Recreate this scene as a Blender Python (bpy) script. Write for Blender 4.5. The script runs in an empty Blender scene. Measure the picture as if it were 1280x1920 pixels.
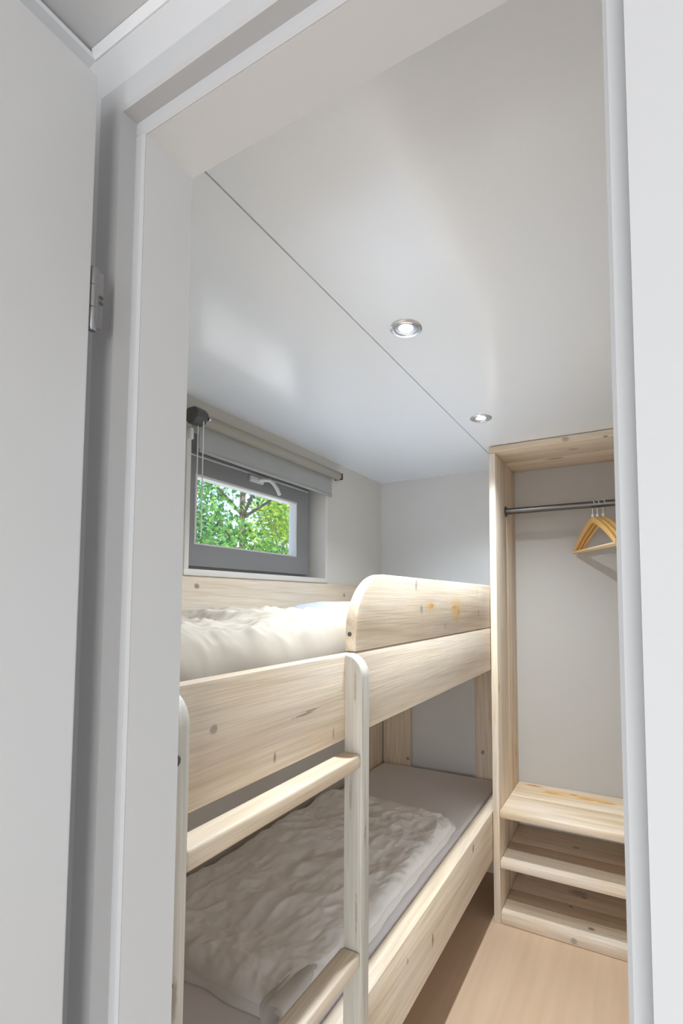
import bpy, bmesh, math, random
import numpy as np
from mathutils import Vector, Matrix, noise
random.seed(7)
C = bpy.context.scene.collection
FZ = -1.492            # floor height below the eye; shapes are written with the eye at the origin
PI = math.pi

# ------------------------------------------------------------------ camera
cam_d = bpy.data.cameras.new('camera'); cam = bpy.data.objects.new('camera', cam_d); C.objects.link(cam)
cam_d.sensor_fit = 'HORIZONTAL'; cam_d.sensor_width = 36
cam_d.lens = 36 * 900 / 1280
cam_d.shift_x = (640 - 735) / 1280
cam_d.shift_y = (1074 - 960) / 1280
cam_d.clip_start = .01
cam.location = (0, 0, -FZ)
cam.rotation_euler = (math.radians(90 + 3.3067), 0, math.radians(26.882))
sc = bpy.context.scene
sc.camera = cam
sc.cycles.diffuse_bounces = 10; sc.cycles.max_bounces = 18; sc.cycles.transparent_max_bounces = 12

# ------------------------------------------------------------------ world, sun, exposure
sc.view_settings.view_transform = 'Standard'; sc.view_settings.look = 'None'
sc.view_settings.exposure = 0.12; sc.view_settings.gamma = 1.0
sc.view_settings.use_curve_mapping = False
w = bpy.data.worlds.new('sky'); sc.world = w; w.use_nodes = True
nt = w.node_tree; bg = nt.nodes['Background']
sky = nt.nodes.new('ShaderNodeTexSky'); sky.sky_type = 'NISHITA'; sky.sun_disc = False
sky.sun_elevation = math.radians(52); sky.sun_rotation = math.radians(110); sky.dust_density = 1.5
nt.links.new(sky.outputs[0], bg.inputs[0]); bg.inputs[1].default_value = 0.35
sun_d = bpy.data.lights.new('sun', 'SUN'); sun = bpy.data.objects.new('sun', sun_d); C.objects.link(sun)
sun_d.energy = 6.0; sun_d.angle = math.radians(.6); sun_d.color = (1, .95, .86)
sun.rotation_euler = (math.radians(14), math.radians(40), 0); sun.location = (2, 0, 6)   # shines from the +X side, over the roof, onto the trees

def area(name, loc, rot, sx, sy, energy, col):
    d = bpy.data.lights.new(name, 'AREA'); o = bpy.data.objects.new(name, d); C.objects.link(o)
    d.shape = 'RECTANGLE'; d.size = sx; d.size_y = sy; d.energy = energy; d.color = col
    o.location = (loc[0], loc[1], loc[2] - FZ); o.rotation_euler = rot
    return o
# daylight coming through the glazed living-room end of the hall, behind the photographer
area('hall_daylight', (.50, -2.40, -.42), (math.radians(90), 0, math.radians(9)), 2.2, 2.0, 80, (.93, .975, 1.03))

# ------------------------------------------------------------------ materials
def mat(name):
    m = bpy.data.materials.new(name); m.use_nodes = True
    return m, m.node_tree, m.node_tree.nodes['Principled BSDF']
def N(nt, t, **kw):
    n = nt.nodes.new(t)
    for k, v in kw.items(): setattr(n, k, v)
    return n
def paint(name, col, rough=.45, bump=.0, scale=300, spec=.5, var=.0):
    m, nt, b = mat(name)
    b.inputs['Base Color'].default_value = (*col, 1); b.inputs['Roughness'].default_value = rough
    b.inputs['Specular IOR Level'].default_value = spec
    tc = N(nt, 'ShaderNodeTexCoord')
    if bump:
        no = N(nt, 'ShaderNodeTexNoise'); no.inputs['Scale'].default_value = scale; no.inputs['Detail'].default_value = 4
        bp = N(nt, 'ShaderNodeBump'); bp.inputs['Strength'].default_value = bump; bp.inputs['Distance'].default_value = .002
        nt.links.new(tc.outputs['Object'], no.inputs['Vector']); nt.links.new(no.outputs[0], bp.inputs['Height'])
        nt.links.new(bp.outputs[0], b.inputs['Normal'])
    if var:
        n2 = N(nt, 'ShaderNodeTexNoise'); n2.inputs['Scale'].default_value = 3; n2.inputs['Detail'].default_value = 3
        mr = N(nt, 'ShaderNodeMapRange'); mr.inputs[3].default_value = 1 - var; mr.inputs[4].default_value = 1 + var
        hs = N(nt, 'ShaderNodeHueSaturation'); hs.inputs['Color'].default_value = (*col, 1)
        nt.links.new(tc.outputs['Object'], n2.inputs['Vector']); nt.links.new(n2.outputs[0], mr.inputs[0])
        nt.links.new(mr.outputs[0], hs.inputs['Value']); nt.links.new(hs.outputs[0], b.inputs['Base Color'])
    return m
def metal(name, col, rough):
    m, nt, b = mat(name); b.inputs['Base Color'].default_value = (*col, 1)
    b.inputs['Metallic'].default_value = 1; b.inputs['Roughness'].default_value = rough
    return m
def glow(name, col, s):
    m, nt, b = mat(name); b.inputs['Base Color'].default_value = (*col, 1)
    b.inputs['Emission Color'].default_value = (*col, 1); b.inputs['Emission Strength'].default_value = s
    return m

WOOD_N = [0]
def wood(axis, center, marks=(), light=(.75, .625, .465), dark=(.62, .485, .34), seed=None):
    """whitewashed spruce; grain runs along `axis`; marks = knots, resin and cracks at places on this board"""
    WOOD_N[0] += 1
    m, nt, b = mat('spruce_%d' % WOOD_N[0]); L = nt.links.new
    tc = N(nt, 'ShaderNodeTexCoord')
    seed = seed if seed is not None else WOOD_N[0] * 3.71
    def mapped(a, c):
        mp = N(nt, 'ShaderNodeMapping'); s = [c, c, c]; s[axis] = a
        mp.inputs['Scale'].default_value = s; mp.inputs['Location'].default_value = (seed, seed * 1.7, seed * .6)
        L(tc.outputs['Object'], mp.inputs['Vector']); return mp.outputs[0]
    n1 = N(nt, 'ShaderNodeTexNoise'); n1.inputs['Scale'].default_value = 1; n1.inputs['Detail'].default_value = 5
    n1.inputs['Distortion'].default_value = .5; L(mapped(1.2, 22), n1.inputs['Vector'])
    n2 = N(nt, 'ShaderNodeTexNoise'); n2.inputs['Scale'].default_value = 1; n2.inputs['Detail'].default_value = 3
    L(mapped(5, 240), n2.inputs['Vector'])
    n3 = N(nt, 'ShaderNodeTexNoise'); n3.inputs['Scale'].default_value = 1; n3.inputs['Detail'].default_value = 2
    L(mapped(2.2, 5), n3.inputs['Vector'])
    cr = N(nt, 'ShaderNodeValToRGB')
    cr.color_ramp.elements[0].position = .34; cr.color_ramp.elements[0].color = (*dark, 1)
    cr.color_ramp.elements[1].position = .58; cr.color_ramp.elements[1].color = (*light, 1)
    L(n1.outputs[0], cr.inputs[0]); col = cr.outputs[0]
    # cool whitewash left in patches
    mx = N(nt, 'ShaderNodeMix', data_type='RGBA'); mr = N(nt, 'ShaderNodeMapRange')
    mr.inputs[1].default_value = .4; mr.inputs[2].default_value = .7; mr.inputs[4].default_value = .55
    L(n3.outputs[0], mr.inputs[0]); L(mr.outputs[0], mx.inputs[0]); L(col, mx.inputs[6]); mx.inputs[7].default_value = (.72, .645, .56, 1)
    col = mx.outputs[2]
    mr2 = N(nt, 'ShaderNodeMapRange'); mr2.inputs[1].default_value = .3; mr2.inputs[2].default_value = .7
    mr2.inputs[3].default_value = .88; mr2.inputs[4].default_value = 1.07; L(n2.outputs[0], mr2.inputs[0])
    hs = N(nt, 'ShaderNodeHueSaturation'); L(col, hs.inputs['Color']); L(mr2.outputs[0], hs.inputs['Value']); col = hs.outputs[0]
    pal = dict(knot=(.24, .16, .10), grey=(.36, .31, .25), resin=(.50, .19, .025), amber=(.68, .42, .14), crack=(.28, .22, .16))
    wob = N(nt, 'ShaderNodeTexNoise'); wob.inputs['Scale'].default_value = 90; L(tc.outputs['Object'], wob.inputs['Vector'])
    for (p, r, kind) in marks:
        sub = N(nt, 'ShaderNodeVectorMath', operation='SUBTRACT'); L(tc.outputs['Object'], sub.inputs[0])
        sub.inputs[1].default_value = [p[i] - center[i] for i in range(3)]
        dv = N(nt, 'ShaderNodeVectorMath', operation='DIVIDE'); L(sub.outputs[0], dv.inputs[0]); dv.inputs[1].default_value = r
        ln = N(nt, 'ShaderNodeVectorMath', operation='LENGTH'); L(dv.outputs[0], ln.inputs[0])
        ad = N(nt, 'ShaderNodeMath', operation='ADD'); L(ln.outputs['Value'], ad.inputs[0]); L(wob.outputs[0], ad.inputs[1])
        mk_ = N(nt, 'ShaderNodeMapRange'); soft = kind == 'amber'
        mk_.inputs[1].default_value = .6 if soft else 1.05; mk_.inputs[2].default_value = 1.8 if soft else 1.6
        mk_.inputs[3].default_value = .75 if soft else .9; mk_.inputs[4].default_value = 0; L(ad.outputs[0], mk_.inputs[0])
        mm = N(nt, 'ShaderNodeMix', data_type='RGBA'); L(mk_.outputs[0], mm.inputs[0]); L(col, mm.inputs[6])
        mm.inputs[7].default_value = (*pal[kind], 1); col = mm.outputs[2]
    wv = N(nt, 'ShaderNodeTexWave', wave_type='BANDS', bands_direction='DIAGONAL', wave_profile='SIN'); L(mapped(.55, 9), wv.inputs['Vector'])
    wv.inputs['Scale'].default_value = 2.3; wv.inputs['Distortion'].default_value = 7; wv.inputs['Detail'].default_value = 2; wv.inputs['Detail Scale'].default_value = .8
    mr3 = N(nt, 'ShaderNodeMapRange'); mr3.inputs[1].default_value = .0; mr3.inputs[2].default_value = .35
    mr3.inputs[3].default_value = .93; mr3.inputs[4].default_value = 1.0; L(wv.outputs['Fac'], mr3.inputs[0])
    hs2 = N(nt, 'ShaderNodeHueSaturation'); L(col, hs2.inputs['Color']); L(mr3.outputs[0], hs2.inputs['Value']); col = hs2.outputs[0]
    L(col, b.inputs['Base Color']); b.inputs['Roughness'].default_value = .55
    bp = N(nt, 'ShaderNodeBump'); bp.inputs['Strength'].default_value = .18; bp.inputs['Distance'].default_value = .002
    L(n2.outputs[0], bp.inputs['Height']); L(bp.outputs[0], b.inputs['Normal'])
    return m

WHITE = paint('white_lacquer', (.66, .67, .675), .38)
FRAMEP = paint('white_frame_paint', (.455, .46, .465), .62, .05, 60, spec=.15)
FRAMEP_LIFT = paint('frame_paint_shade_lift', (.60, .61, .615), .5)  # same white as the frame, lightened to offset shade in the reveal
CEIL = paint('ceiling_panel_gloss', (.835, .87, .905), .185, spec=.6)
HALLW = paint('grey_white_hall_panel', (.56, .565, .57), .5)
BEIGE = paint('greige_wall_panel', (.66, .625, .565), .55, .06, 220, var=.03)
GREIGE = paint('grey_wall_panel', (.64, .625, .60), .55, .06, 220, var=.03)
LINING = paint('white_window_lining', (.72, .69, .64), .45)
SASH = paint('grey_window_frame', (.29, .29, .288), .42)
FABRIC_G = paint('grey_blind_fabric', (.39, .39, .37), .8, .15, 900)
ROLLB = paint('greige_blind_back', (.36, .33, .275), .7, .1, 900)
DARKP = paint('dark_grey_plastic', (.075, .073, .07), .45)
WPLAST = paint('white_plastic', (.75, .75, .73), .35)
STEEL = metal('brushed_steel', (.38, .38, .39), .36)
CHROME = metal('satin_chrome', (.66, .66, .67), .25)
GUN = metal('gunmetal_tube', (.16, .155, .15), .36)
HANGW = paint('varnished_wood', (.66, .40, .14), .35, var=.12)
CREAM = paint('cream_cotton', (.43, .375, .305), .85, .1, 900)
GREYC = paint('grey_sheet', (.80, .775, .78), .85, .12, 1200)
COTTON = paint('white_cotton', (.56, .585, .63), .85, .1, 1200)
QUILT = paint('ivory_polyester_quilt', (.87, .845, .815), .55, .06, 400)
nt_ = QUILT.node_tree; b_ = nt_.nodes['Principled BSDF']      # fine puckers of the quilt cloth
tc_ = N(nt_, 'ShaderNodeTexCoord'); vo_ = N(nt_, 'ShaderNodeTexNoise', noise_type='RIDGED_MULTIFRACTAL'); vo_.inputs['Scale'].default_value = 11; vo_.inputs['Detail'].default_value = 3; vo_.inputs['Distortion'].default_value = .6
bp_ = N(nt_, 'ShaderNodeBump'); bp_.inputs['Strength'].default_value = .55; bp_.inputs['Distance'].default_value = .008
nt_.links.new(tc_.outputs['Object'], vo_.inputs['Vector']); nt_.links.new(vo_.outputs[0], bp_.inputs['Height']); nt_.links.new(bp_.outputs[0], b_.inputs['Normal'])
b_.inputs['Roughness'].default_value = .42
CONC = paint('outer_cladding', (.5, .48, .44), .8)
GRAVEL = paint('pale_gravel', (.74, .72, .68), .9, .3, 30, var=.08)
BARK = paint('bark', (.20, .17, .13), .9, .6, 25, var=.25)
LENS = glow('lit_lamp_lens', (1, .97, .92), 9)

def floor_material():
    m, nt, b = mat('oak_vinyl'); L = nt.links.new
    tc = N(nt, 'ShaderNodeTexCoord'); mp = N(nt, 'ShaderNodeMapping'); mp.inputs['Scale'].default_value = (26, 1.6, 1)
    L(tc.outputs['Object'], mp.inputs['Vector'])
    n1 = N(nt, 'ShaderNodeTexNoise'); n1.inputs['Scale'].default_value = 1; n1.inputs['Detail'].default_value = 6; n1.inputs['Distortion'].default_value = .4
    L(mp.outputs[0], n1.inputs['Vector'])
    cr = N(nt, 'ShaderNodeValToRGB'); cr.color_ramp.elements[0].position = .3; cr.color_ramp.elements[0].color = (.51, .355, .23, 1)
    cr.color_ramp.elements[1].position = .7; cr.color_ramp.elements[1].color = (.575, .41, .27, 1)
    L(n1.outputs[0], cr.inputs[0]); L(cr.outputs[0], b.inputs['Base Color'])
    b.inputs['Roughness'].default_value = .42
    return m
FLOORM = floor_material()

def glass_material():
    m = bpy.data.materials.new('window_glass'); m.use_nodes = True; nt = m.node_tree
    nt.nodes.remove(nt.nodes['Principled BSDF']); out = nt.nodes['Material Output']
    tr = N(nt, 'ShaderNodeBsdfTransparent'); gl = N(nt, 'ShaderNodeBsdfGlossy'); gl.inputs['Roughness'].default_value = .02
    lw = N(nt, 'ShaderNodeLayerWeight'); lw.inputs['Blend'].default_value = .5; mx = N(nt, 'ShaderNodeMixShader')
    pw = N(nt, 'ShaderNodeMath', operation='POWER'); pw.inputs[1].default_value = 4; nt.links.new(lw.outputs['Facing'], pw.inputs[0])
    fr = N(nt, 'ShaderNodeMath', operation='MULTIPLY_ADD'); fr.inputs[1].default_value = .6; fr.inputs[2].default_value = .03; nt.links.new(pw.outputs[0], fr.inputs[0])
    nt.links.new(fr.outputs[0], mx.inputs[0]); nt.links.new(tr.outputs[0], mx.inputs[1]); nt.links.new(gl.outputs[0], mx.inputs[2])
    nt.links.new(mx.outputs[0], out.inputs[0]); return m
GLASS = glass_material()

def leaf_material(name, c1, c2):
    m, nt, b = mat(name)
    oi = N(nt, 'ShaderNodeNewGeometry'); cr = N(nt, 'ShaderNodeValToRGB')
    cr.color_ramp.elements[0].color = (*c1, 1); cr.color_ramp.elements[1].color = (*c2, 1)
    nt.links.new(oi.outputs['Random Per Island'], cr.inputs[0]); nt.links.new(cr.outputs[0], b.inputs['Base Color'])
    b.inputs['Roughness'].default_value = .5
    tl = N(nt, 'ShaderNodeBsdfTranslucent'); nt.links.new(cr.outputs[0], tl.inputs[0])
    mx = N(nt, 'ShaderNodeMixShader'); mx.inputs[0].default_value = .35
    nt.links.new(b.outputs[0], mx.inputs[1]); nt.links.new(tl.outputs[0], mx.inputs[2])
    nt.links.new(mx.outputs[0], nt.nodes['Material Output'].inputs[0]); return m

# ------------------------------------------------------------------ mesh helpers
ORG = {}
def join(bm, other):
    t = bpy.data.meshes.new('t'); other.to_mesh(t); other.free(); bm.from_mesh(t); bpy.data.meshes.remove(t)
def bev(b, off, segs=2, edges=None):
    if off > 0:
        bmesh.ops.bevel(b, geom=list(edges if edges is not None else b.edges), offset=off, segments=segs, affect='EDGES', profile=.5, clamp_overlap=True)
def box(mn, mx, off=0, segs=2, bm=None):
    b = bmesh.new(); bmesh.ops.create_cube(b, size=1)
    for v in b.verts: v.co = Vector([(mn[i] + mx[i]) / 2 + v.co[i] * (mx[i] - mn[i]) for i in range(3)])
    bev(b, off, segs)
    if bm is None: return b
    join(bm, b); return bm
def prism(pts, axis, a, c, off=0, bm=None):
    """polygon in the plane across `axis` ((Y,Z), (X,Z) or (X,Y)), extruded from a to c"""
    b = bmesh.new()
    def P(p, t):
        q = list(p); q.insert(axis, t); return q
    v0 = [b.verts.new(P(p, a)) for p in pts]; v1 = [b.verts.new(P(p, c)) for p in pts]; n = len(pts)
    b.faces.new(v0); b.faces.new(v1[::-1])
    for i in range(n): b.faces.new((v0[i], v1[i], v1[(i + 1) % n], v0[(i + 1) % n]))
    bmesh.ops.recalc_face_normals(b, faces=b.faces)
    if off:
        es = [e for e in b.edges if len(e.link_faces) == 2 and e.calc_face_angle(0) > .5]
        bev(b, off, 2, es)
    if bm is None: return b
    join(bm, b); return bm
def tube(pts, r, seg=10, bm=None, closed=False):
    b = bm if bm is not None else bmesh.new(); pts = [Vector(p) for p in pts]; n = len(pts); rings = []
    rs = r if isinstance(r, (list, tuple)) else [r] * n
    up = Vector((0.31, .17, .93))
    for i, p in enumerate(pts):
        if closed: t = pts[(i + 1) % n] - pts[i - 1]
        else: t = pts[min(i + 1, n - 1)] - pts[max(i - 1, 0)]
        t.normalize(); u = up.cross(t)
        if u.length < .15: u = Vector((1, 0, 0)).cross(t)
        u.normalize(); v = t.cross(u)
        rings.append([b.verts.new(p + (u * math.cos(2 * PI * k / seg) + v * math.sin(2 * PI * k / seg)) * rs[i]) for k in range(seg)])
    for i in range(n if closed else n - 1):
        A, B = rings[i], rings[(i + 1) % n]
        for k in range(seg): b.faces.new((A[k], A[(k + 1) % seg], B[(k + 1) % seg], B[k]))
    if not closed: b.faces.new(rings[0][::-1]); b.faces.new(rings[-1])
    return b
def lathe(profile, center, axis=2, seg=40, bm=None):
    """profile of (radius, height) spun about `axis` through center"""
    b = bmesh.new(); rings = []
    for (r, h) in profile:
        ring = []
        for k in range(seg):
            a = 2 * PI * k / seg; q = [r * math.cos(a), r * math.sin(a)]; q.insert(axis, h)
            ring.append(b.verts.new([q[i] + center[i] for i in range(3)]))
        rings.append(ring)
    for i in range(len(rings) - 1):
        for k in range(seg): b.faces.new((rings[i][k], rings[i][(k + 1) % seg], rings[i + 1][(k + 1) % seg], rings[i + 1][k]))
    b.faces.new(rings[0][::-1]); b.faces.new(rings[-1])
    bmesh.ops.remove_doubles(b, verts=b.verts, dist=1e-6); bmesh.ops.recalc_face_normals(b, faces=b.faces)
    if bm is None: return b
    join(bm, b); return bm
def empty(name, p):
    o = bpy.data.objects.new(name, None); C.objects.link(o); o.empty_display_size = .05
    o.location = (p[0], p[1], p[2] - FZ); ORG[o] = Vector(p); return o
def obj(name, bm, m, parent=None, origin=None, smooth=.6, calc=True):
    if calc: bmesh.ops.recalc_face_normals(bm, faces=bm.faces)
    if origin is None:
        xs = [v.co for v in bm.verts]
        origin = [(min(c[i] for c in xs) + max(c[i] for c in xs)) / 2 for i in range(3)]
    origin = Vector(origin); bmesh.ops.translate(bm, verts=bm.verts, vec=-origin)
    me = bpy.data.meshes.new(name); bm.to_mesh(me); bm.free()
    if smooth:
        me.polygons.foreach_set('use_smooth', [True] * len(me.polygons)); me.set_sharp_from_angle(angle=smooth)
    me.materials.append(m); o = bpy.data.objects.new(name, me); C.objects.link(o); ORG[o] = origin
    if parent is not None: o.parent = parent; o.location = origin - ORG[parent]
    else: o.location = origin + Vector((0, 0, -FZ))
    return o
def tag(o, label, cat, group=None):
    o['label'] = label; o['category'] = cat
    if group: o['group'] = group
    return o
def struct(o): o['kind'] = 'structure'; return o
def plank(name, parent, mn, mx, axis, marks=(), off=.0035, **kw):
    c = [(mn[i] + mx[i]) / 2 for i in range(3)]
    return obj(name, box(mn, mx, off), wood(axis, c, marks, **kw), parent, c)
def arc(cx, cy, rx, ry, a0, a1, n):
    return [(cx + rx * math.cos(math.radians(a0 + (a1 - a0) * i / n)), cy + ry * math.sin(math.radians(a0 + (a1 - a0) * i / n))) for i in range(n + 1)]

# ------------------------------------------------------------------ setting
CZ = .758; WX = -1.455; BY = 2.71; RX = .35
struct(obj('floor', box((-1.62, -3.5, FZ - .06), (2.83, 2.86, FZ)), FLOORM))
# ceiling: a backing board and two glossy panels with an open joint between them
ce = struct(obj('ceiling', box((-1.62, .36, CZ + .012), (.5, 2.86, CZ + .10)), paint('joint_shadow_board', (.30, .30, .30), .7)))
obj('ceiling_panel', box((WX, .44, CZ), (-.6625, BY, CZ + .012)), CEIL, ce)
obj('ceiling_panel', box((-.6585, .44, CZ), (RX, BY, CZ + .012)), CEIL, ce)
# window wall with its opening
OY0, OY1, OZ0, OZ1 = 1.20, 2.104, .092, .69
bm = box((-1.605, .36, FZ), (WX, OY0, CZ + .012)); box((-1.605, OY1, FZ), (WX, 2.86, CZ + .012), bm=bm)
box((-1.605, OY0, FZ), (WX, OY1, OZ0), bm=bm); box((-1.605, OY0, OZ1), (WX, OY1, CZ + .012), bm=bm)
struct(obj('wall_left', bm, BEIGE, smooth=0))
struct(obj('wall_back', box((WX, BY, FZ), (RX + .1, 2.86, CZ + .012)), GREIGE))
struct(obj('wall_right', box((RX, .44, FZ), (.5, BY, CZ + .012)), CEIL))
# door wall
DY0, DY1 = .353, .436
bm = box((WX, DY0, FZ), (-.575, DY1, CZ + .012)); box((.032, DY0, FZ), (2.83, DY1, CZ + .012), bm=bm)
box((-.575, DY0, .622), (.032, DY1, CZ + .012), bm=bm)
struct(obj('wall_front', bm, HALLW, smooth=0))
# door frame: outer face, rebate and stop in one profile; its shaded reveal split off, painted lighter
FY0, FY1, FY2 = .345, .366, .440
def jamb(s, xo, xr, xs):   # outer edge, rebate, stop
    pts = [(xo, DY0 + .004), (xo, FY0 + .003), (xo + s * .003, FY0),
           (xr, FY0), (xr, FY1), (xs - s * .003, FY1), (xs, FY1 + .003), (xs, FY1 + .0034), (xo + s * .018, FY1 + .0034), (xo + s * .018, DY0 + .004)]
    return prism(pts, 2, FZ, .585)
def upper(s, xo, xr):       # the outer face carries on up beside the head piece
    pts = [(xo, DY0), (xo, FY0 + .003), (xo + s * .003, FY0),
           (xr, FY0), (xr, DY1), (xo + s * .018, DY1), (xo + s * .018, DY0)]
    return prism(pts, 2, .585, .636)
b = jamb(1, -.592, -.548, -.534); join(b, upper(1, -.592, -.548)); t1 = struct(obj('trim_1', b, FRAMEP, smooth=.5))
obj('lining', box((-.574, FY1 + .0036, FZ), (-.534, FY2, .585)), FRAMEP_LIFT, t1)
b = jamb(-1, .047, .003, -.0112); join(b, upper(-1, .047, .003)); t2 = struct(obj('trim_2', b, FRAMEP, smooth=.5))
obj('lining', box((-.0112, FY1 + .0036, FZ), (.029, FY2, .585)), FRAMEP_LIFT, t2)
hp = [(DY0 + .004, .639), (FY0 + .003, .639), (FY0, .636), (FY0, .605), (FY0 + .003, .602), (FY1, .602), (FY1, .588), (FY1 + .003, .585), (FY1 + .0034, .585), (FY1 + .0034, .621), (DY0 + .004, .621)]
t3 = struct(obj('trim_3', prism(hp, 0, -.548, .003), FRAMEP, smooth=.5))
obj('lining', box((-.574, FY1 + .0036, .585), (.029, FY2, .621)), FRAMEP_LIFT, t3)
# hall shell
HZ = .723
struct(obj('wall_hall_left', box((-.78, -3.5, FZ), (-.648, DY0, HZ)), WHITE))
struct(obj('wall_hall_right', box((2.7, -3.4, FZ), (2.83, DY0, HZ)), WHITE))
struct(obj('ceiling', box((-.78, -3.5, HZ), (2.83, DY0, CZ + .10)), HALLW))
bm = box((-.78, -3.62, FZ), (.1, -3.5, HZ)); box((2.5, -3.62, FZ), (2.83, -3.5, HZ), bm=bm); box((.1, -3.62, .66), (2.5, -3.5, HZ), bm=bm)
struct(obj('wall_hall_rear', bm, WHITE, smooth=0))
struct(obj('trim_4', prism([(-.648, HZ - .004), (-.618, HZ - .004), (-.616, HZ - .007), (-.618, HZ - .011), (-.648, HZ - .018)], 1, -3.5, DY0), WHITE))
struct(obj('trim_5', prism([(DY0, HZ - .0005), (DY0 - .006, HZ - .0005), (DY0 - .006, HZ - .004), (DY0 - .002, HZ - .013), (DY0, HZ - .013)], 0, -.617, 2.7), WHITE))

# door leaf standing open along the hall
d = struct(empty('door_1', (-.546, .3095, FZ)))
obj('door_leaf', box((-.557, -.262, FZ + .012), (-.535, .3095, .6015), .002), WHITE, d)
hg = obj('hinge', lathe([(.0, -.037), (.004, -.037), (.0056, -.034), (.0056, -.0125), (.0046, -.0118), (.0046, -.0108), (.0056, -.010), (.0056, .0135), (.0046, .0142), (.0046, .0152), (.0056, .016), (.0056, .034), (.004, .037), (0, .037)], (-.5415, .3160, .342), seg=20), STEEL, d)
obj('hinge_leaf', box((-.5390, .3180, .309), (-.5370, .3250, .375), .0006), STEEL, hg)
for z in (.352, .3585):
    obj('screw', lathe([(0, -.0007), (.0024, -.0007), (.0026, 0), (0, .0004)], (-.5367, .3225, z - .013), axis=0, seg=12), DARKP, hg)

# ------------------------------------------------------------------ window
wn = struct(empty('window_1', (-1.56, (OY0 + OY1) / 2, OZ0)))
XI, XF = -1.449, -1.59        # lining front, lining back
T = .02
obj('lining_board', box((XF, OY0, OZ0), (XI, OY1, OZ0 + .024), .0015), LINING, wn)
obj('lining_board', box((XF, OY0, OZ1 - T), (XI, OY1, OZ1), .0015), LINING, wn)
obj('lining_board', box((XF, OY0, OZ0 + .024), (XI, OY0 + T, OZ1 - T), .0015), LINING, wn)
obj('lining_board', box((XF, OY1 - T, OZ0 + .024), (XI, OY1, OZ1 - T), .0015), LINING, wn)
iy0, iy1, iz0, iz1 = OY0 + T, OY1 - T, OZ0 + .024, OZ1 - T
def ring(x0, x1, oy0, oy1, oz0, oz1, ny0, ny1, nz0, nz1, off=0):
    bm = box((x0, oy0, oz0), (x1, oy1, nz0), off); box((x0, oy0, nz1), (x1, oy1, oz1), off, bm=bm)
    box((x0, oy0, nz0), (x1, ny0, nz1), off, bm=bm); box((x0, ny1, nz0), (x1, oy1, nz1), off, bm=bm); return bm
obj('outer_frame', ring(-1.60, -1.562, iy0, iy1, iz0, iz1, iy0 + .05, iy1 - .04, iz0 + .04, .592), SASH, wn, smooth=0)
GY0, GY1, GZ0, GZ1 = 1.325, 1.968, .222, .505
sash = obj('sash', ring(-1.585, -1.546, iy0 + .028, iy1 - .022, iz0 + .02, .588, GY0, GY1, GZ0, GZ1), SASH, wn, smooth=0)
obj('glazing_bead', ring(-1.592, -1.5475, GY0 + .0005, GY1 - .0005, GZ0 + .0005, GZ1 - .0005, GY0 + .008, GY1 - .010, GZ0 + .007, GZ1 - .010), WPLAST, wn, smooth=0)
obj('pane', box((-1.580, GY0 + .006, GZ0 + .005), (-1.574, GY1 - .006, GZ1 - .005)), GLASS, wn)
obj('sash_seam', box((-1.5470, iy0 + .03, .5730), (-1.5445, iy1 - .024, .5790)), WPLAST, wn)
b = box((-1.5462, 1.615, .538), (-1.530, 1.700, .566), .004)
tube([(-1.534, 1.67, .553), (-1.512, 1.69, .556), (-1.500, 1.705, .556), (-1.492, 1.72, .545), (-1.482, 1.735, .520), (-1.474, 1.745, .492)], [.009, .0095, .0095, .009, .0085, .008], 10, bm=b)
obj('handle', b, WPLAST, wn)

# ------------------------------------------------------------------ roller blind
rb = tag(empty('roller_blind', (-1.43, 1.7, .672)), 'grey roller blind half drawn over the small window', 'blind')
RC = (-1.421, .672)
obj('roller', lathe([(0, 1.243), (.021, 1.243), (.0225, 1.246), (.0225, 2.155), (.021, 2.158), (0, 2.158)], (RC[0], 0, RC[1]), axis=1, seg=28), ROLLB, rb)
# fabric drops from the back of the roll, slightly waved
b = bmesh.new(); ny, nz = 40, 14; g = []
for side in (0, 1):
    g.append([[b.verts.new((-1.4405 + (.0012 if side else 0) + .0018 * math.sin(i * .55) * (j / nz), 1.246 + (2.122 - 1.246) * i / ny, .672 - (.672 - .5660) * j / nz)) for j in range(nz + 1)] for i in range(ny + 1)])
for s in (0, 1):
    for i in range(ny):
        for j in range(nz): b.faces.new((g[s][i][j], g[s][i + 1][j], g[s][i + 1][j + 1], g[s][i][j + 1]))
for i in range(ny):
    b.faces.new((g[0][i][nz], g[0][i + 1][nz], g[1][i + 1][nz], g[1][i][nz]))
for i in (0, ny):
    for j in range(nz): b.faces.new((g[0][i][j], g[0][i][j + 1], g[1][i][j + 1], g[1][i][j]))
obj('fabric', b, FABRIC_G, rb)
obj('hem_bar', box((-1.4465, 1.246, .553), (-1.4345, 2.122, .567), .004), FABRIC_G, rb)
hexa = [(RC[0] + .038 * math.cos(math.radians(a)), RC[1] + .002 + .033 * math.sin(math.radians(a))) for a in (20, 60, 120, 160, 200, 250, 290, 340)]
hexa = [(max(p[0], WX + .001), p[1]) for p in hexa]
br = obj('bracket', prism(hexa, 1, 1.190, 1.240, .003), DARKP, rb)
obj('chain_guide', lathe([(0, 0), (.007, 0), (.008, .006), (.004, .009), (0, .009)], (-1.388, 1.240, .668), axis=1, seg=14), CHROME, br)
b = tube([(RC[0], 2.158, RC[1]), (RC[0], 2.172, RC[1])], .005, 10); box((-1.4545, 2.172, .655), (-1.404, 2.180, .690), .002, bm=b)
obj('bracket', b, DARKP, rb)
obj('bracket_cap', lathe([(0, 2.158), (.009, 2.158), (.010, 2.168), (.006, 2.171), (0, 2.171)], (RC[0], 0, RC[1] - .002), axis=1, seg=14), WPLAST, rb)
ch = []
for k in range(31): ch.append((-1.396, 1.226, .655 - .42 * k / 30))
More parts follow.
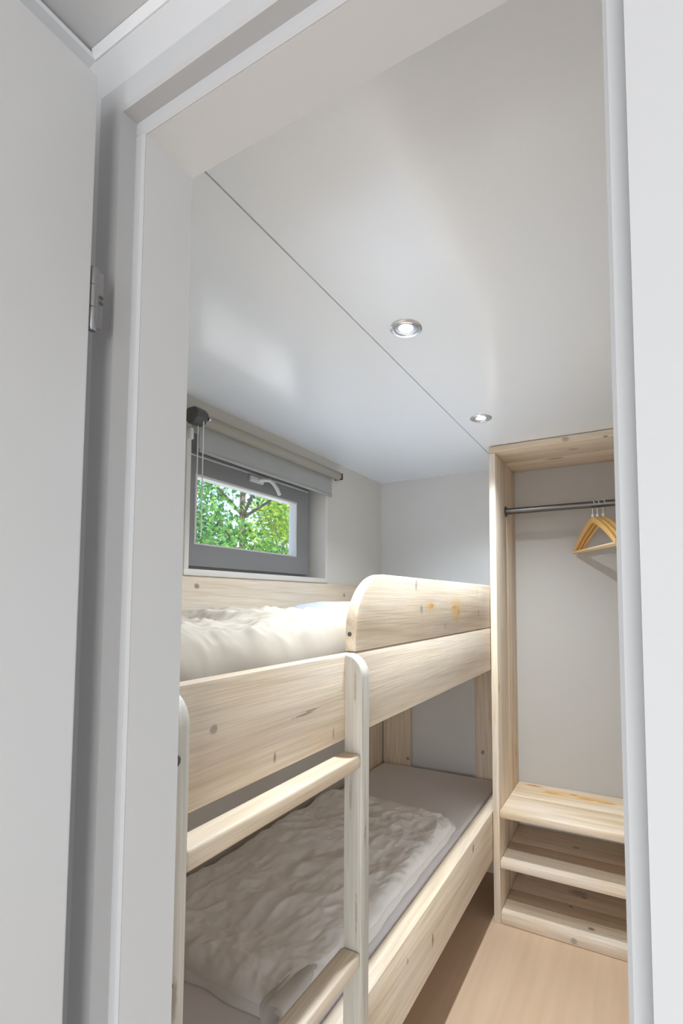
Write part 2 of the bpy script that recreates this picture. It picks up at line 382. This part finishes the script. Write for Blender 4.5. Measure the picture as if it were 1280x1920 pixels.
for k in range(1, 8): a = PI * k / 8; ch.append((-1.396 - .014 * (1 - math.cos(a)), 1.226, .235 - .014 * math.sin(a)))
for k in range(31): ch.append((-1.424, 1.226, .235 + .42 * k / 30))
obj('chain', tube(ch, .0022, 6), WPLAST, rb)
obj('cord_clip', box((-1.4485, 1.202, .590), (-1.430, 1.214, .632), .003), WPLAST, rb)

# ------------------------------------------------------------------ ceiling spotlights
def spotlight(x, y, label):
    t = tag(empty('ceiling_spotlight', (x, y, CZ)), label, 'lamp', 'recessed ceiling spotlights')
    obj('ring', lathe([(.0445, 0), (.0445, -.0025), (.041, -.0048), (.033, -.0040), (.030, -.0015), (.028, .006), (.0445, .006)], (x, y, CZ), seg=48), CHROME, t, calc=False)
    obj('lens', lathe([(0, -.0012), (.016, -.0010), (.0215, .0005), (.0215, .004), (0, .004)], (x, y, CZ - .0008), seg=32), LENS, t)
    obj('reflector', lathe([(.0216, -.0006), (.0300, -.0018), (.0300, .004), (.0216, .004)], (x, y, CZ), seg=40), CHROME, t)
    ld = bpy.data.lights.new('spot_beam', 'SPOT'); lo = bpy.data.objects.new('spot_beam', ld); C.objects.link(lo)
    ld.energy = 82; ld.spot_size = math.radians(140); ld.spot_blend = 1.0; ld.shadow_soft_size = .022; ld.color = (.89, .985, 1.09)
    lo.parent = t; lo.location = (0, 0, -.007)
spotlight(-.552, 1.174, 'round chrome ceiling spotlight, the nearer and larger of the two')
spotlight(-.556, 1.913, 'round chrome ceiling spotlight, the farther and smaller, close to the wardrobe')

# ------------------------------------------------------------------ bunk bed
bb = tag(empty('bunk_bed', (-1.03, 1.58, FZ)), 'whitewashed wooden bunk bed with ladder and rounded guard board', 'bunk bed')
XO, TH = -.63, .032; YA, YB = .452, 2.700
# guard board with its rounded near end
gp = [(1.040, -.1290), (1.040, -.085)] + [p for p in arc(1.200, -.085, .160, .158, 180, 90, 14)][1:] + [(2.283, .073), (YB, .073), (YB, -.1290)]
gc = (XO - TH / 2, 1.87, -.03)
gmarks = [((-.63, 1.414, .050), (.02, .010, .022), 'grey'), ((-.63, 1.456, -.028), (.02, .014, .016), 'grey'), ((-.63, 1.545, -.018), (.02, .022, .008), 'resin'), ((-.63, 1.53, -.020), (.02, .05, .022), 'amber'),
          ((-.63, 1.785, -.026), (.02, .034, .008), 'resin'), ((-.63, 1.825, -.040), (.02, .012, .022), 'resin'), ((-.63, 1.80, -.075), (.02, .008, .018), 'amber'), ((-.63, 1.80, -.04), (.02, .065, .050), 'amber'), ((-.63, 2.10, -.055), (.02, .012, .018), 'grey'), ((-.63, 1.673, -.092), (.02, .007, .012), 'grey'), ((-.63, 2.08, .045), (.02, .008, .030), 'amber')]
gb = obj('guard_board', prism(gp, 0, XO - TH, XO, .004), wood(1, gc, gmarks), bb, gc)
obj('bolt', lathe([(0, 1.0385), (.0055, 1.0385), (.0062, 1.0402), (.0062, 1.042), (0, 1.042)], (-.648, 0, -.085), axis=1, seg=14), DARKP, gb)
plank('side_board', bb, (XO - TH, YA, -.3330), (XO, YB, -.1305), 1,
      [((-.63, .588, -.2136), (.02, .010, .008), 'grey'), ((-.63, .7415, -.3024), (.02, .004, .012), 'crack'), ((-.63, .8325, -.240), (.02, .040, .0025), 'crack'), ((-.63, .86, -.236), (.02, .030, .002), 'crack'), ((-.63, .9436, -.3057), (.02, .004, .016), 'grey'), ((-.63, 1.07, -.24), (.02, .008, .05), 'crack')], .005)
plank('wall_board', bb, (WX + .002, YA, -.119), (-1.42, YB, .085), 1, [((-1.42, 1.234, .052), (.02, .012, .011), 'knot'), ((-1.42, 2.2215, .029), (.02, .012, .010), 'knot'), ((-1.42, 1.25, .02), (.02, .05, .003), 'amber')])
plank('lower_rail', bb, (-.688, YA, -1.218), (XO, YB, -.994), 1,
      [((-.63, 1.988, -1.027), (.02, .012, .018), 'knot'), ((-.63, 1.54, -1.122), (.02, .008, .024), 'knot'), ((-.63, 1.344, -1.065), (.02, .008, .010), 'grey')], .005)
# upper deck under the mattress, lower deck
plank('upper_deck', bb, (-1.418, YA + .003, -.290), (-.664, YB - .012, -.268), 1)
plank('lower_deck', bb, (-1.418, YA + .003, -1.170), (-.690, YB - .012, -1.148), 1)
# posts at the far end and below the wall board
plank('corner_post', bb, (WX + .002, 2.476, FZ), (-1.42, 2.672, -.121), 2)
plank('corner_post', bb, (-1.418, 2.674, FZ), (-1.236, BY - .004, -.292), 2, [((-1.25, 2.674, -.95), (.012, .02, .012), 'knot'), ((-1.3, 2.674, -.6), (.05, .02, .06), 'amber')])
plank('corner_post', bb, (-.832, 2.674, FZ), (-.690, BY - .004, -.292), 2, [((-.788, 2.674, -.8485), (.012, .02, .012), 'knot')])
plank('end_post', bb, (-1.418, YA, FZ), (-1.236, YA + .03, -.292), 2)
# ladder
PX = -.582
def ladder_post(y0, y1, seed):
    pts = [(XO + .0005, FZ), (XO + .0005, -.1335), (XO + .003, -.1320)] + arc(PX - .045, -.132 - .052, .045, .052, 90, 0, 10)[0:] + [(PX, FZ)]
    c = ((XO + PX) / 2, (y0 + y1) / 2, -.8)
    return obj('ladder_post', prism(pts, 1, y0, y1, .003), wood(2, c, [((PX, (y0 + y1) / 2, -.55), (.02, .006, .03), 'grey'), ((-.6, y0, -.20), (.004, .02, .05), 'grey'), ((-.595, y0, -.72), (.004, .02, .06), 'grey'), ((-.612, y0, -.46), (.004, .02, .05), 'grey')], light=(.57, .55, .48), dark=(.46, .44, .385)), bb, c)
pn = ladder_post(.4655, .4995, 1); pf = ladder_post(.990, 1.0255, 2)
for z in (-.2245, -.526):
    obj('bolt', lathe([(0, -.001), (.0095 if z > -.3 else .006, -.001), (.0085 if z > -.3 else .005, .0035), (0, .005)], (PX, .4735, z), axis=0, seg=18), DARKP, pn)
for zt in (-.3590, -.8045):
    c = (-.6075, .745, zt - .0165)
    obj('rung', box((-.634, .4998, zt - .033), (PX - .0015, .9897, zt), .006, 3), wood(1, c), bb, c)

# ------------------------------------------------------------------ mattresses and bedding
def soft_box(name, mn, mx, r, m, label, cat, bow=.0):
    b = box(mn, mx); 
    bmesh.ops.subdivide_edges(b, edges=b.edges, cuts=1, use_grid_fill=True)
    b.free(); b = box(mn, mx, r, 4)
    return tag(obj(name, b, m, None, ((mn[0] + mx[0]) / 2, (mn[1] + mx[1]) / 2, mn[2])), label, cat)
soft_box('mattress', (-1.414, .486, -1.147), (-.692, 2.668, -.986), .022, GREYC, 'mattress in a grey fitted sheet on the lower bunk', 'mattress')
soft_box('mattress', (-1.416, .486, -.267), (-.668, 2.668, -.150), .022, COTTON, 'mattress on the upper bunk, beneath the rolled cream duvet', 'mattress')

def ridged(p, s, seed):
    v = 0; a = 1; q = Vector(p) * s + Vector((seed, seed * 2.3, seed * .7))
    for _ in range(4):
        v += a * (1 - abs(noise.noise(q)) * 2.0); a *= .5; q = q * 2.07 + Vector((3.1, 1.7, .3))
    return v / 1.875
def puff(name, x0, x1, y0, y1, z0, t, rc, re, m, amp, scale, seed, nx, ny, prof=None, bm=None, aniso=(1, 1), detail=.4):
    """a padded cloth: rounded-rectangle plan, rounded edges, creased upper face, flat underneath"""
    b = bmesh.new(); cx, cy, hx, hy = (x0 + x1) / 2, (y0 + y1) / 2, (x1 - x0) / 2, (y1 - y0) / 2
    def sp(k, n):          # denser towards the edges
        u = 2 * k / n - 1; return math.copysign(1 - (1 - abs(u)) ** 1.5, u) if abs(u) > 0 else 0
    top = []; bot = []
    for i in range(nx + 1):
        rt = []; rb_ = []
        for j in range(ny + 1):
            X, Y = sp(i, nx) * hx, sp(j, ny) * hy
            ax, ay = abs(X) - (hx - rc), abs(Y) - (hy - rc)
            if ax > 0 and ay > 0:               # bring the corner in to its arc
                f = max(ax, ay) / max(math.hypot(ax, ay), 1e-9)
                X = math.copysign(hx - rc + ax * f, X); Y = math.copysign(hy - rc + ay * f, Y)
                ax, ay = abs(X) - (hx - rc), abs(Y) - (hy - rc)
            s = rc - (math.hypot(max(ax, 0), max(ay, 0)) + min(max(ax, ay), 0))     # distance to the edge
            k = min(max(s / re, 0), 1); h = math.sqrt(max(0, 1 - (1 - k) ** 2))
            wob = .012 * noise.noise(Vector((X * 9 + seed, Y * 9, 1.3))) * (1 - k)
            X += wob; Y += wob
            p = (X * aniso[0], Y * aniso[1], 0)
            c = ridged(p, scale, seed) - .55
            d = noise.noise(Vector((X * 2.3 + seed, Y * 2.3, 4.1)))
            z = z0 + (t * (1 + (prof(cx + X, cy + Y) if prof else 0)) + amp * c + detail * amp * d) * h
            rt.append(b.verts.new((cx + X, cy + Y, max(z, z0 + .0005 + .002 * h)))); rb_.append(b.verts.new((cx + X * .985, cy + Y * .985, z0)))
        top.append(rt); bot.append(rb_)
    for i in range(nx):
        for j in range(ny):
            b.faces.new((top[i][j], top[i + 1][j], top[i + 1][j + 1], top[i][j + 1]))
            b.faces.new((bot[i][j], bot[i][j + 1], bot[i + 1][j + 1], bot[i + 1][j]))
    loop = [(i, 0) for i in range(nx)] + [(nx, j) for j in range(ny)] + [(i, ny) for i in range(nx, 0, -1)] + [(0, j) for j in range(ny, 0, -1)]
    for k in range(len(loop)):
        (i, j), (p, q) = loop[k], loop[(k + 1) % len(loop)]
        b.faces.new((top[i][j], bot[i][j], bot[p][q], top[p][q]))
    if bm is not None: join(bm, b); return bm
    return b
# lower duvet: folded flat in two thin layers, one corner rolled in
du = tag(empty('duvet', (-1.05, 1.5, -.985)), 'crumpled ivory duvet folded flat on the lower bunk', 'duvet')
obj('under_fold', puff('u', -1.398, -.715, .918, 2.074, -.9845, .026, .08, .03, QUILT, .008, 6, 3.1, 60, 90), QUILT, du, smooth=1.6)
obj('upper_fold', puff('u', -1.395, -.722, .930, 2.066, -.9640, .030, .09, .045, QUILT, .032, 5.5, 8.7, 150, 230, aniso=(1.0, .75)), QUILT, du, smooth=1.6)
pts = []; b = bmesh.new(); rows = []
NY = 26
for i in range(NY + 1):                  # the rolled corner: a spiral of cloth tapering into the fold
    y = .898 + .30 * i / NY; row = []
    f = 1 - (i / NY) ** 1.6
    for k in range(46):
        a = k / 45 * 2 * PI * 1.75 + 2.6; r = (.036 - .020 * k / 45) * (.25 + .75 * f) + .0022 * noise.noise(Vector((k * .35, y * 22, 3)))
        row.append(b.verts.new((-.762 - .02 * (1 - f) + r * math.cos(a) * 1.1, y + .004 * math.sin(k * .8), -.9430 - .024 * (1 - f) + r * math.sin(a))))
    rows.append(row)
for i in range(NY):
    for k in range(45): b.faces.new((rows[i][k], rows[i][k + 1], rows[i + 1][k + 1], rows[i + 1][k]))
bmesh.ops.solidify(b, geom=list(b.faces), thickness=.006)
obj('rolled_corner', b, QUILT, du, smooth=1.6)
# upper duvet: a thick cream roll lying behind the side board
up = tag(empty('duvet', (-.95, .85, -.15)), 'thick cream duvet rolled up on the upper bunk behind the side board', 'duvet')
def sag(x, y): return -.16 * math.exp(-((y - .80) / .16) ** 2) + .06 * math.exp(-((y - 1.15) / .2) ** 2)
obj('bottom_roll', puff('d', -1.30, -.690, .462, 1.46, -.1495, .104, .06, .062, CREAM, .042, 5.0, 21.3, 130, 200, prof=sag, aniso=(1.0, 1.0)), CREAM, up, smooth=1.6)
b = bmesh.new(); rows = []
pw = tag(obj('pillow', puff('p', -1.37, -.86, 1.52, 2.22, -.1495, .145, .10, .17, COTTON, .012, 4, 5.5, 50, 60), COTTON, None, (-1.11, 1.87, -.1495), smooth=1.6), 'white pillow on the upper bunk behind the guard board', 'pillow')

# ------------------------------------------------------------------ wardrobe
wr = tag(empty('wardrobe', (-.14, 2.49, FZ)), 'open whitewashed wooden wardrobe with hanging rail and three low shelves', 'wardrobe')
VL, VF, VB, VT = -.628, 2.286, 2.706, .7545
YM = 2.494
SL = VL + TH; SR = RX - .004 - TH
for x0 in (VL, SR):
    lft = x0 == VL
    plank('side_plank', wr, (x0, VF, FZ), (x0 + TH, YM - .001, VT - .034), 2, [((SL, 2.309, -.4186), (.02, .006, .02), 'knot'), ((-.612, VF, -.55), (.004, .02, .05), 'amber')] if lft else ())
    plank('side_plank', wr, (x0, YM + .001, FZ), (x0 + TH, VB, VT - .034), 2, [((SL, 2.64, -.86), (.02, .022, .10), 'amber'), ((SL, 2.66, -.72), (.02, .012, .16), 'amber'), ((SL, 2.60, -.55), (.02, .004, .25), 'amber'), ((SL, 2.648, -.80), (.02, .008, .05), 'resin')] if lft else (), light=(.70, .55, .38), dark=(.55, .40, .26))
plank('top_plank', wr, (VL, VF, VT - .033), (RX - .004, YM - .002, VT), 0, [((-.2685, VF, .738), (.018, .02, .013), 'grey'), ((-.101, VF, .725), (.012, .02, .004), 'knot'), ((-.25, 2.40, .7215), (.03, .012, .02), 'grey')])
plank('top_plank', wr, (VL, YM + .002, VT - .033), (RX - .004, VB, VT), 0, [((-.35, 2.52, .7215), (.05, .012, .02), 'knot')])
k1 = [((-.51, 2.668, -.982), (.05, .012, .02), 'resin'), ((-.406, 2.612, -.982), (.05, .016, .02), 'resin'), ((-.36, 2.62, -.982), (.12, .05, .02), 'amber'), ((-.307, 2.6335, -.982), (.025, .008, .02), 'knot'), ((-.235, 2.611, -.982), (.055, .020, .02), 'resin'), ((-.16, 2.603, -.982), (.05, .014, .02), 'resin'), ((-.2, 2.62, -.982), (.14, .045, .02), 'amber'), ((.05, 2.6, -.982), (.08, .02, .02), 'amber')]
k2 = [((-.2926, 2.5702, -1.21), (.02, .012, .02), 'grey')]
k3 = [((-.2617, 2.578, -1.44), (.016, .010, .02), 'knot'), ((-.29, 2.60, -1.44), (.05, .03, .02), 'grey')]
k3f = [((-.2131, 2.352, -1.44), (.016, .011, .02), 'knot'), ((-.311, 2.4754, -1.44), (.012, .008, .02), 'knot'), ((-.2793, VF, -1.472), (.017, .02, .014), 'grey')]
for zt, zb, kb, kf in ((-.982, -1.016, k1, ()), (-1.209, -1.243, k2, ()), (-1.4400, FZ + .001, k3, k3f)):
    kw = dict(light=(.72, .57, .39), dark=(.56, .41, .26)) if zt > -1 else {}
    plank('shelf_plank', wr, (SL + .0005, VF + .001, zb), (SR - .0005, YM - .001, zt), 0, kf, **kw)
    plank('shelf_plank', wr, (SL + .0005, YM + .001, zb), (SR - .0005, VB, zt), 0, kb, **kw)
obj('wall_dimming_sheet', box((SL + .0005, 2.7005, -.9815), (SR - .0005, VB - .0005, VT - .0335)), paint('dimmed_wall_greige', (.42, .395, .36), .5), wr)  # added sheet over the room wall, darker colour tones down the spotlight there
RY, RZ = 2.486, .4635
rod = obj('hanging_rail', tube([(SL + .001, RY, RZ), (SR - .001, RY, RZ)], .0160, 20), GUN, wr)
for x in (SL + .0002, SR - .0062):
    obj('flange', lathe([(0, 0), (.029, 0), (.029, .002), (.024, .006), (0, .006)] if x < 0 else [(0, 0), (.024, 0), (.029, .004), (.029, .006), (0, .006)], (x, RY, RZ), axis=0, seg=24), GUN, rod)
# ------------------------------------------------------------------ hangers
def hanger_parts():
    """hanger in its own plane: Y across, Z up, hook resting on the rail at the origin"""
    hw = .214
    b = bmesh.new()
    up_, lo = [], []
    for i in range(33):
        u = -1 + 2 * i / 32; a = abs(u)
        zt = -.062 - .128 * a ** 1.25 - .012 * a ** 4; th = .030 - .008 * a
        up_.append((u * hw, zt)); lo.append((u * hw * .985, zt - th))
    pts = up_ + lo[::-1]
    v0 = [b.verts.new((-.0065 - .010 * (1 - abs(p[0]) / hw) * 0, p[0], p[1])) for p in pts]; v1 = [b.verts.new((.0065, p[0], p[1])) for p in pts]
    n = len(pts); m_ = len(up_)
    for i in range(m_ - 1):
        b.faces.new((v0[i], v0[i + 1], v0[n - 2 - i], v0[n - 1 - i])); b.faces.new((v1[i + 1], v1[i], v1[n - 1 - i], v1[n - 2 - i]))
    for i in range(n): b.faces.new((v0[i], v1[i], v1[(i + 1) % n], v0[(i + 1) % n]))
    bmesh.ops.recalc_face_normals(b, faces=b.faces)
    bev(b, .003, 2, [e for e in b.edges if e.calc_face_angle(0) > 1.0])
    bar = tube([(0, -hw * .955, -.2130), (0, hw * .955, -.2130)], .0055, 10)
    hk = [(0, 0, -.075), (0, 0, -.040)]
    for k in range(13):
        a = math.radians(-90 + 265 * k / 12); hk.append((0, .018 * math.cos(a) * 1.0, -.0035 + .0195 * math.sin(a) - .0000))
    hook = tube(hk, .0019, 8); lathe([(0, -.064), (.006, -.064), (.006, -.052), (.0045, -.050), (0, -.050)], (0, 0, 0), seg=14, bm=hook)
    return b, bar, hook
b1, b2, b3 = hanger_parts()
hr = empty('coat_hanger', (0, 0, 0))
obj('shoulder', b1, HANGW, hr); obj('trouser_bar', b2, paint('pale_dowel', (.72, .56, .34), .45), hr); obj('hook', b3, WPLAST, hr)
def copy_tree(r):
    c = r.copy(); C.objects.link(c)
    for chd in list(r.children):
        k = chd.copy(); C.objects.link(k); k.parent = c
    return c
HG = [(-.176, 30, 'wooden coat hanger on the wardrobe rail, leftmost of the three'), (-.155, 31, 'wooden coat hanger on the wardrobe rail, between the other two'), (-.130, 33, 'wooden coat hanger on the wardrobe rail, rightmost, beside the door frame')]
for i, (x, ang, lab) in enumerate(HG):
    o = hr if i == 0 else copy_tree(hr)
    o.location = (x, RY, RZ + .0160 - .0165 - FZ + .0030); o.rotation_euler = (0, 0, math.radians(ang))
    tag(o, lab, 'hanger', 'wooden coat hangers on the rail')

# ------------------------------------------------------------------ outdoors beyond the window
GZ = -2.1
struct(obj('ground', box((-24, -10, GZ - .2), (-1.62, 24, GZ)), GRAVEL))
def tree(x, y, h, r, zc, lean, nleaf, mat_, label, size=.075, trunk=.06):
    t = tag(empty('tree', (x, y, GZ)), label, 'tree', 'trees outside the window')
    pts = [(x + lean * (k / 8) ** 1.5 + .05 * math.sin(k * 1.9 + x), y + .05 * math.cos(k * 1.3 + y), GZ + h * k / 8) for k in range(9)]
    b = tube(pts, [trunk * (1 - .09 * k) for k in range(9)], 9)
    rnd = random.Random(int((x * 31 + y * 17) * 100)); tips = []
    for k in range(16):
        i = 2 + k % 6; p = Vector(pts[i]).lerp(Vector(pts[i + 1]), rnd.random()); a = rnd.random() * 2 * PI; ln = r * (.5 + .5 * rnd.random())
        q = p + Vector((math.cos(a) * ln, math.sin(a) * ln, ln * (.35 + .5 * rnd.random()))); mid = (p + q) / 2 + Vector((0, 0, .08))
        tube([p, mid, q], [trunk * .38, trunk * .26, trunk * .08], 6, bm=b); tips.append((p, mid, q))
    obj('trunk', b, BARK, t)
    rs = np.random.RandomState(int(abs(x * 100 + y * 10)))
    cl = []                                            # clumps of leaves about the branches
    for (p, mid, q) in tips:
        for _ in range(3):
            cl.append(mid.lerp(q, rnd.random()) + Vector((rnd.gauss(0, .16), rnd.gauss(0, .16), rnd.gauss(0, .16))))
    for _ in range(18):
        d = Vector((rnd.gauss(0, 1), rnd.gauss(0, 1), rnd.gauss(0, .8))); d = d.normalized() * r * rnd.random() ** .45
        cl.append(Vector((x, y, zc)) + Vector((d.x, d.y, d.z * 1.15)))
    cl = np.array([tuple(c) for c in cl]); ctr = cl[rs.randint(0, len(cl), nleaf)] + rs.normal(0, .15, (nleaf, 3))
    n = rs.normal(0, 1, (nleaf, 3)) + np.array([0, 0, .6]); n /= np.linalg.norm(n, axis=1)[:, None]
    u = np.cross(n, rs.normal(0, 1, (nleaf, 3))); u /= np.linalg.norm(u, axis=1)[:, None]; v = np.cross(n, u)
    s = size * (.55 + .8 * rs.rand(nleaf))[:, None]
    V = np.stack([ctr - u * s * .5, ctr + v * s * .27 + n * s * .06, ctr + u * s * .5, ctr - v * s * .27 + n * s * .06], 1).reshape(-1, 3)
    F = np.arange(nleaf * 4).reshape(-1, 4)
    me = bpy.data.meshes.new('foliage'); me.from_pydata((V - np.array([x, y, GZ])).tolist(), [], F.tolist()); me.materials.append(mat_)
    fo = bpy.data.objects.new('foliage', me); C.objects.link(fo); fo.parent = t; fo['kind'] = 'stuff'
LG = leaf_material('leaf_spring_green', (.22, .42, .05), (.50, .66, .14))
LM = leaf_material('leaf_mid_green', (.05, .20, .05), (.22, .44, .10))
LD = leaf_material('leaf_deep_green', (.04, .17, .06), (.14, .36, .12))
tree(-4.6, 4.72, 6.0, 1.1, 1.55, .05, 8000, LM, 'slim mid green tree whose trunk stands in the middle of the window')
tree(-6.9, 8.7, 6.2, 1.4, 1.75, -.1, 9000, LG, 'spring green tree filling the right side of the window view', .10, .08)
tree(-9.8, 7.4, 6.6, 1.4, 2.3, .1, 8000, LD, 'deep green tree behind the slim trunk, left of it in the window', .11, .08)
tree(-11.2, 13.4, 7.4, 1.9, 2.6, 0, 7000, LG, 'spring green tree far back at the right edge of the window', .14, .10)
tree(-12.5, 10.3, 5.0, 1.8, .9, 0, 7000, LM, 'low mid green tree far back at the foot of the window view', .14, .10)
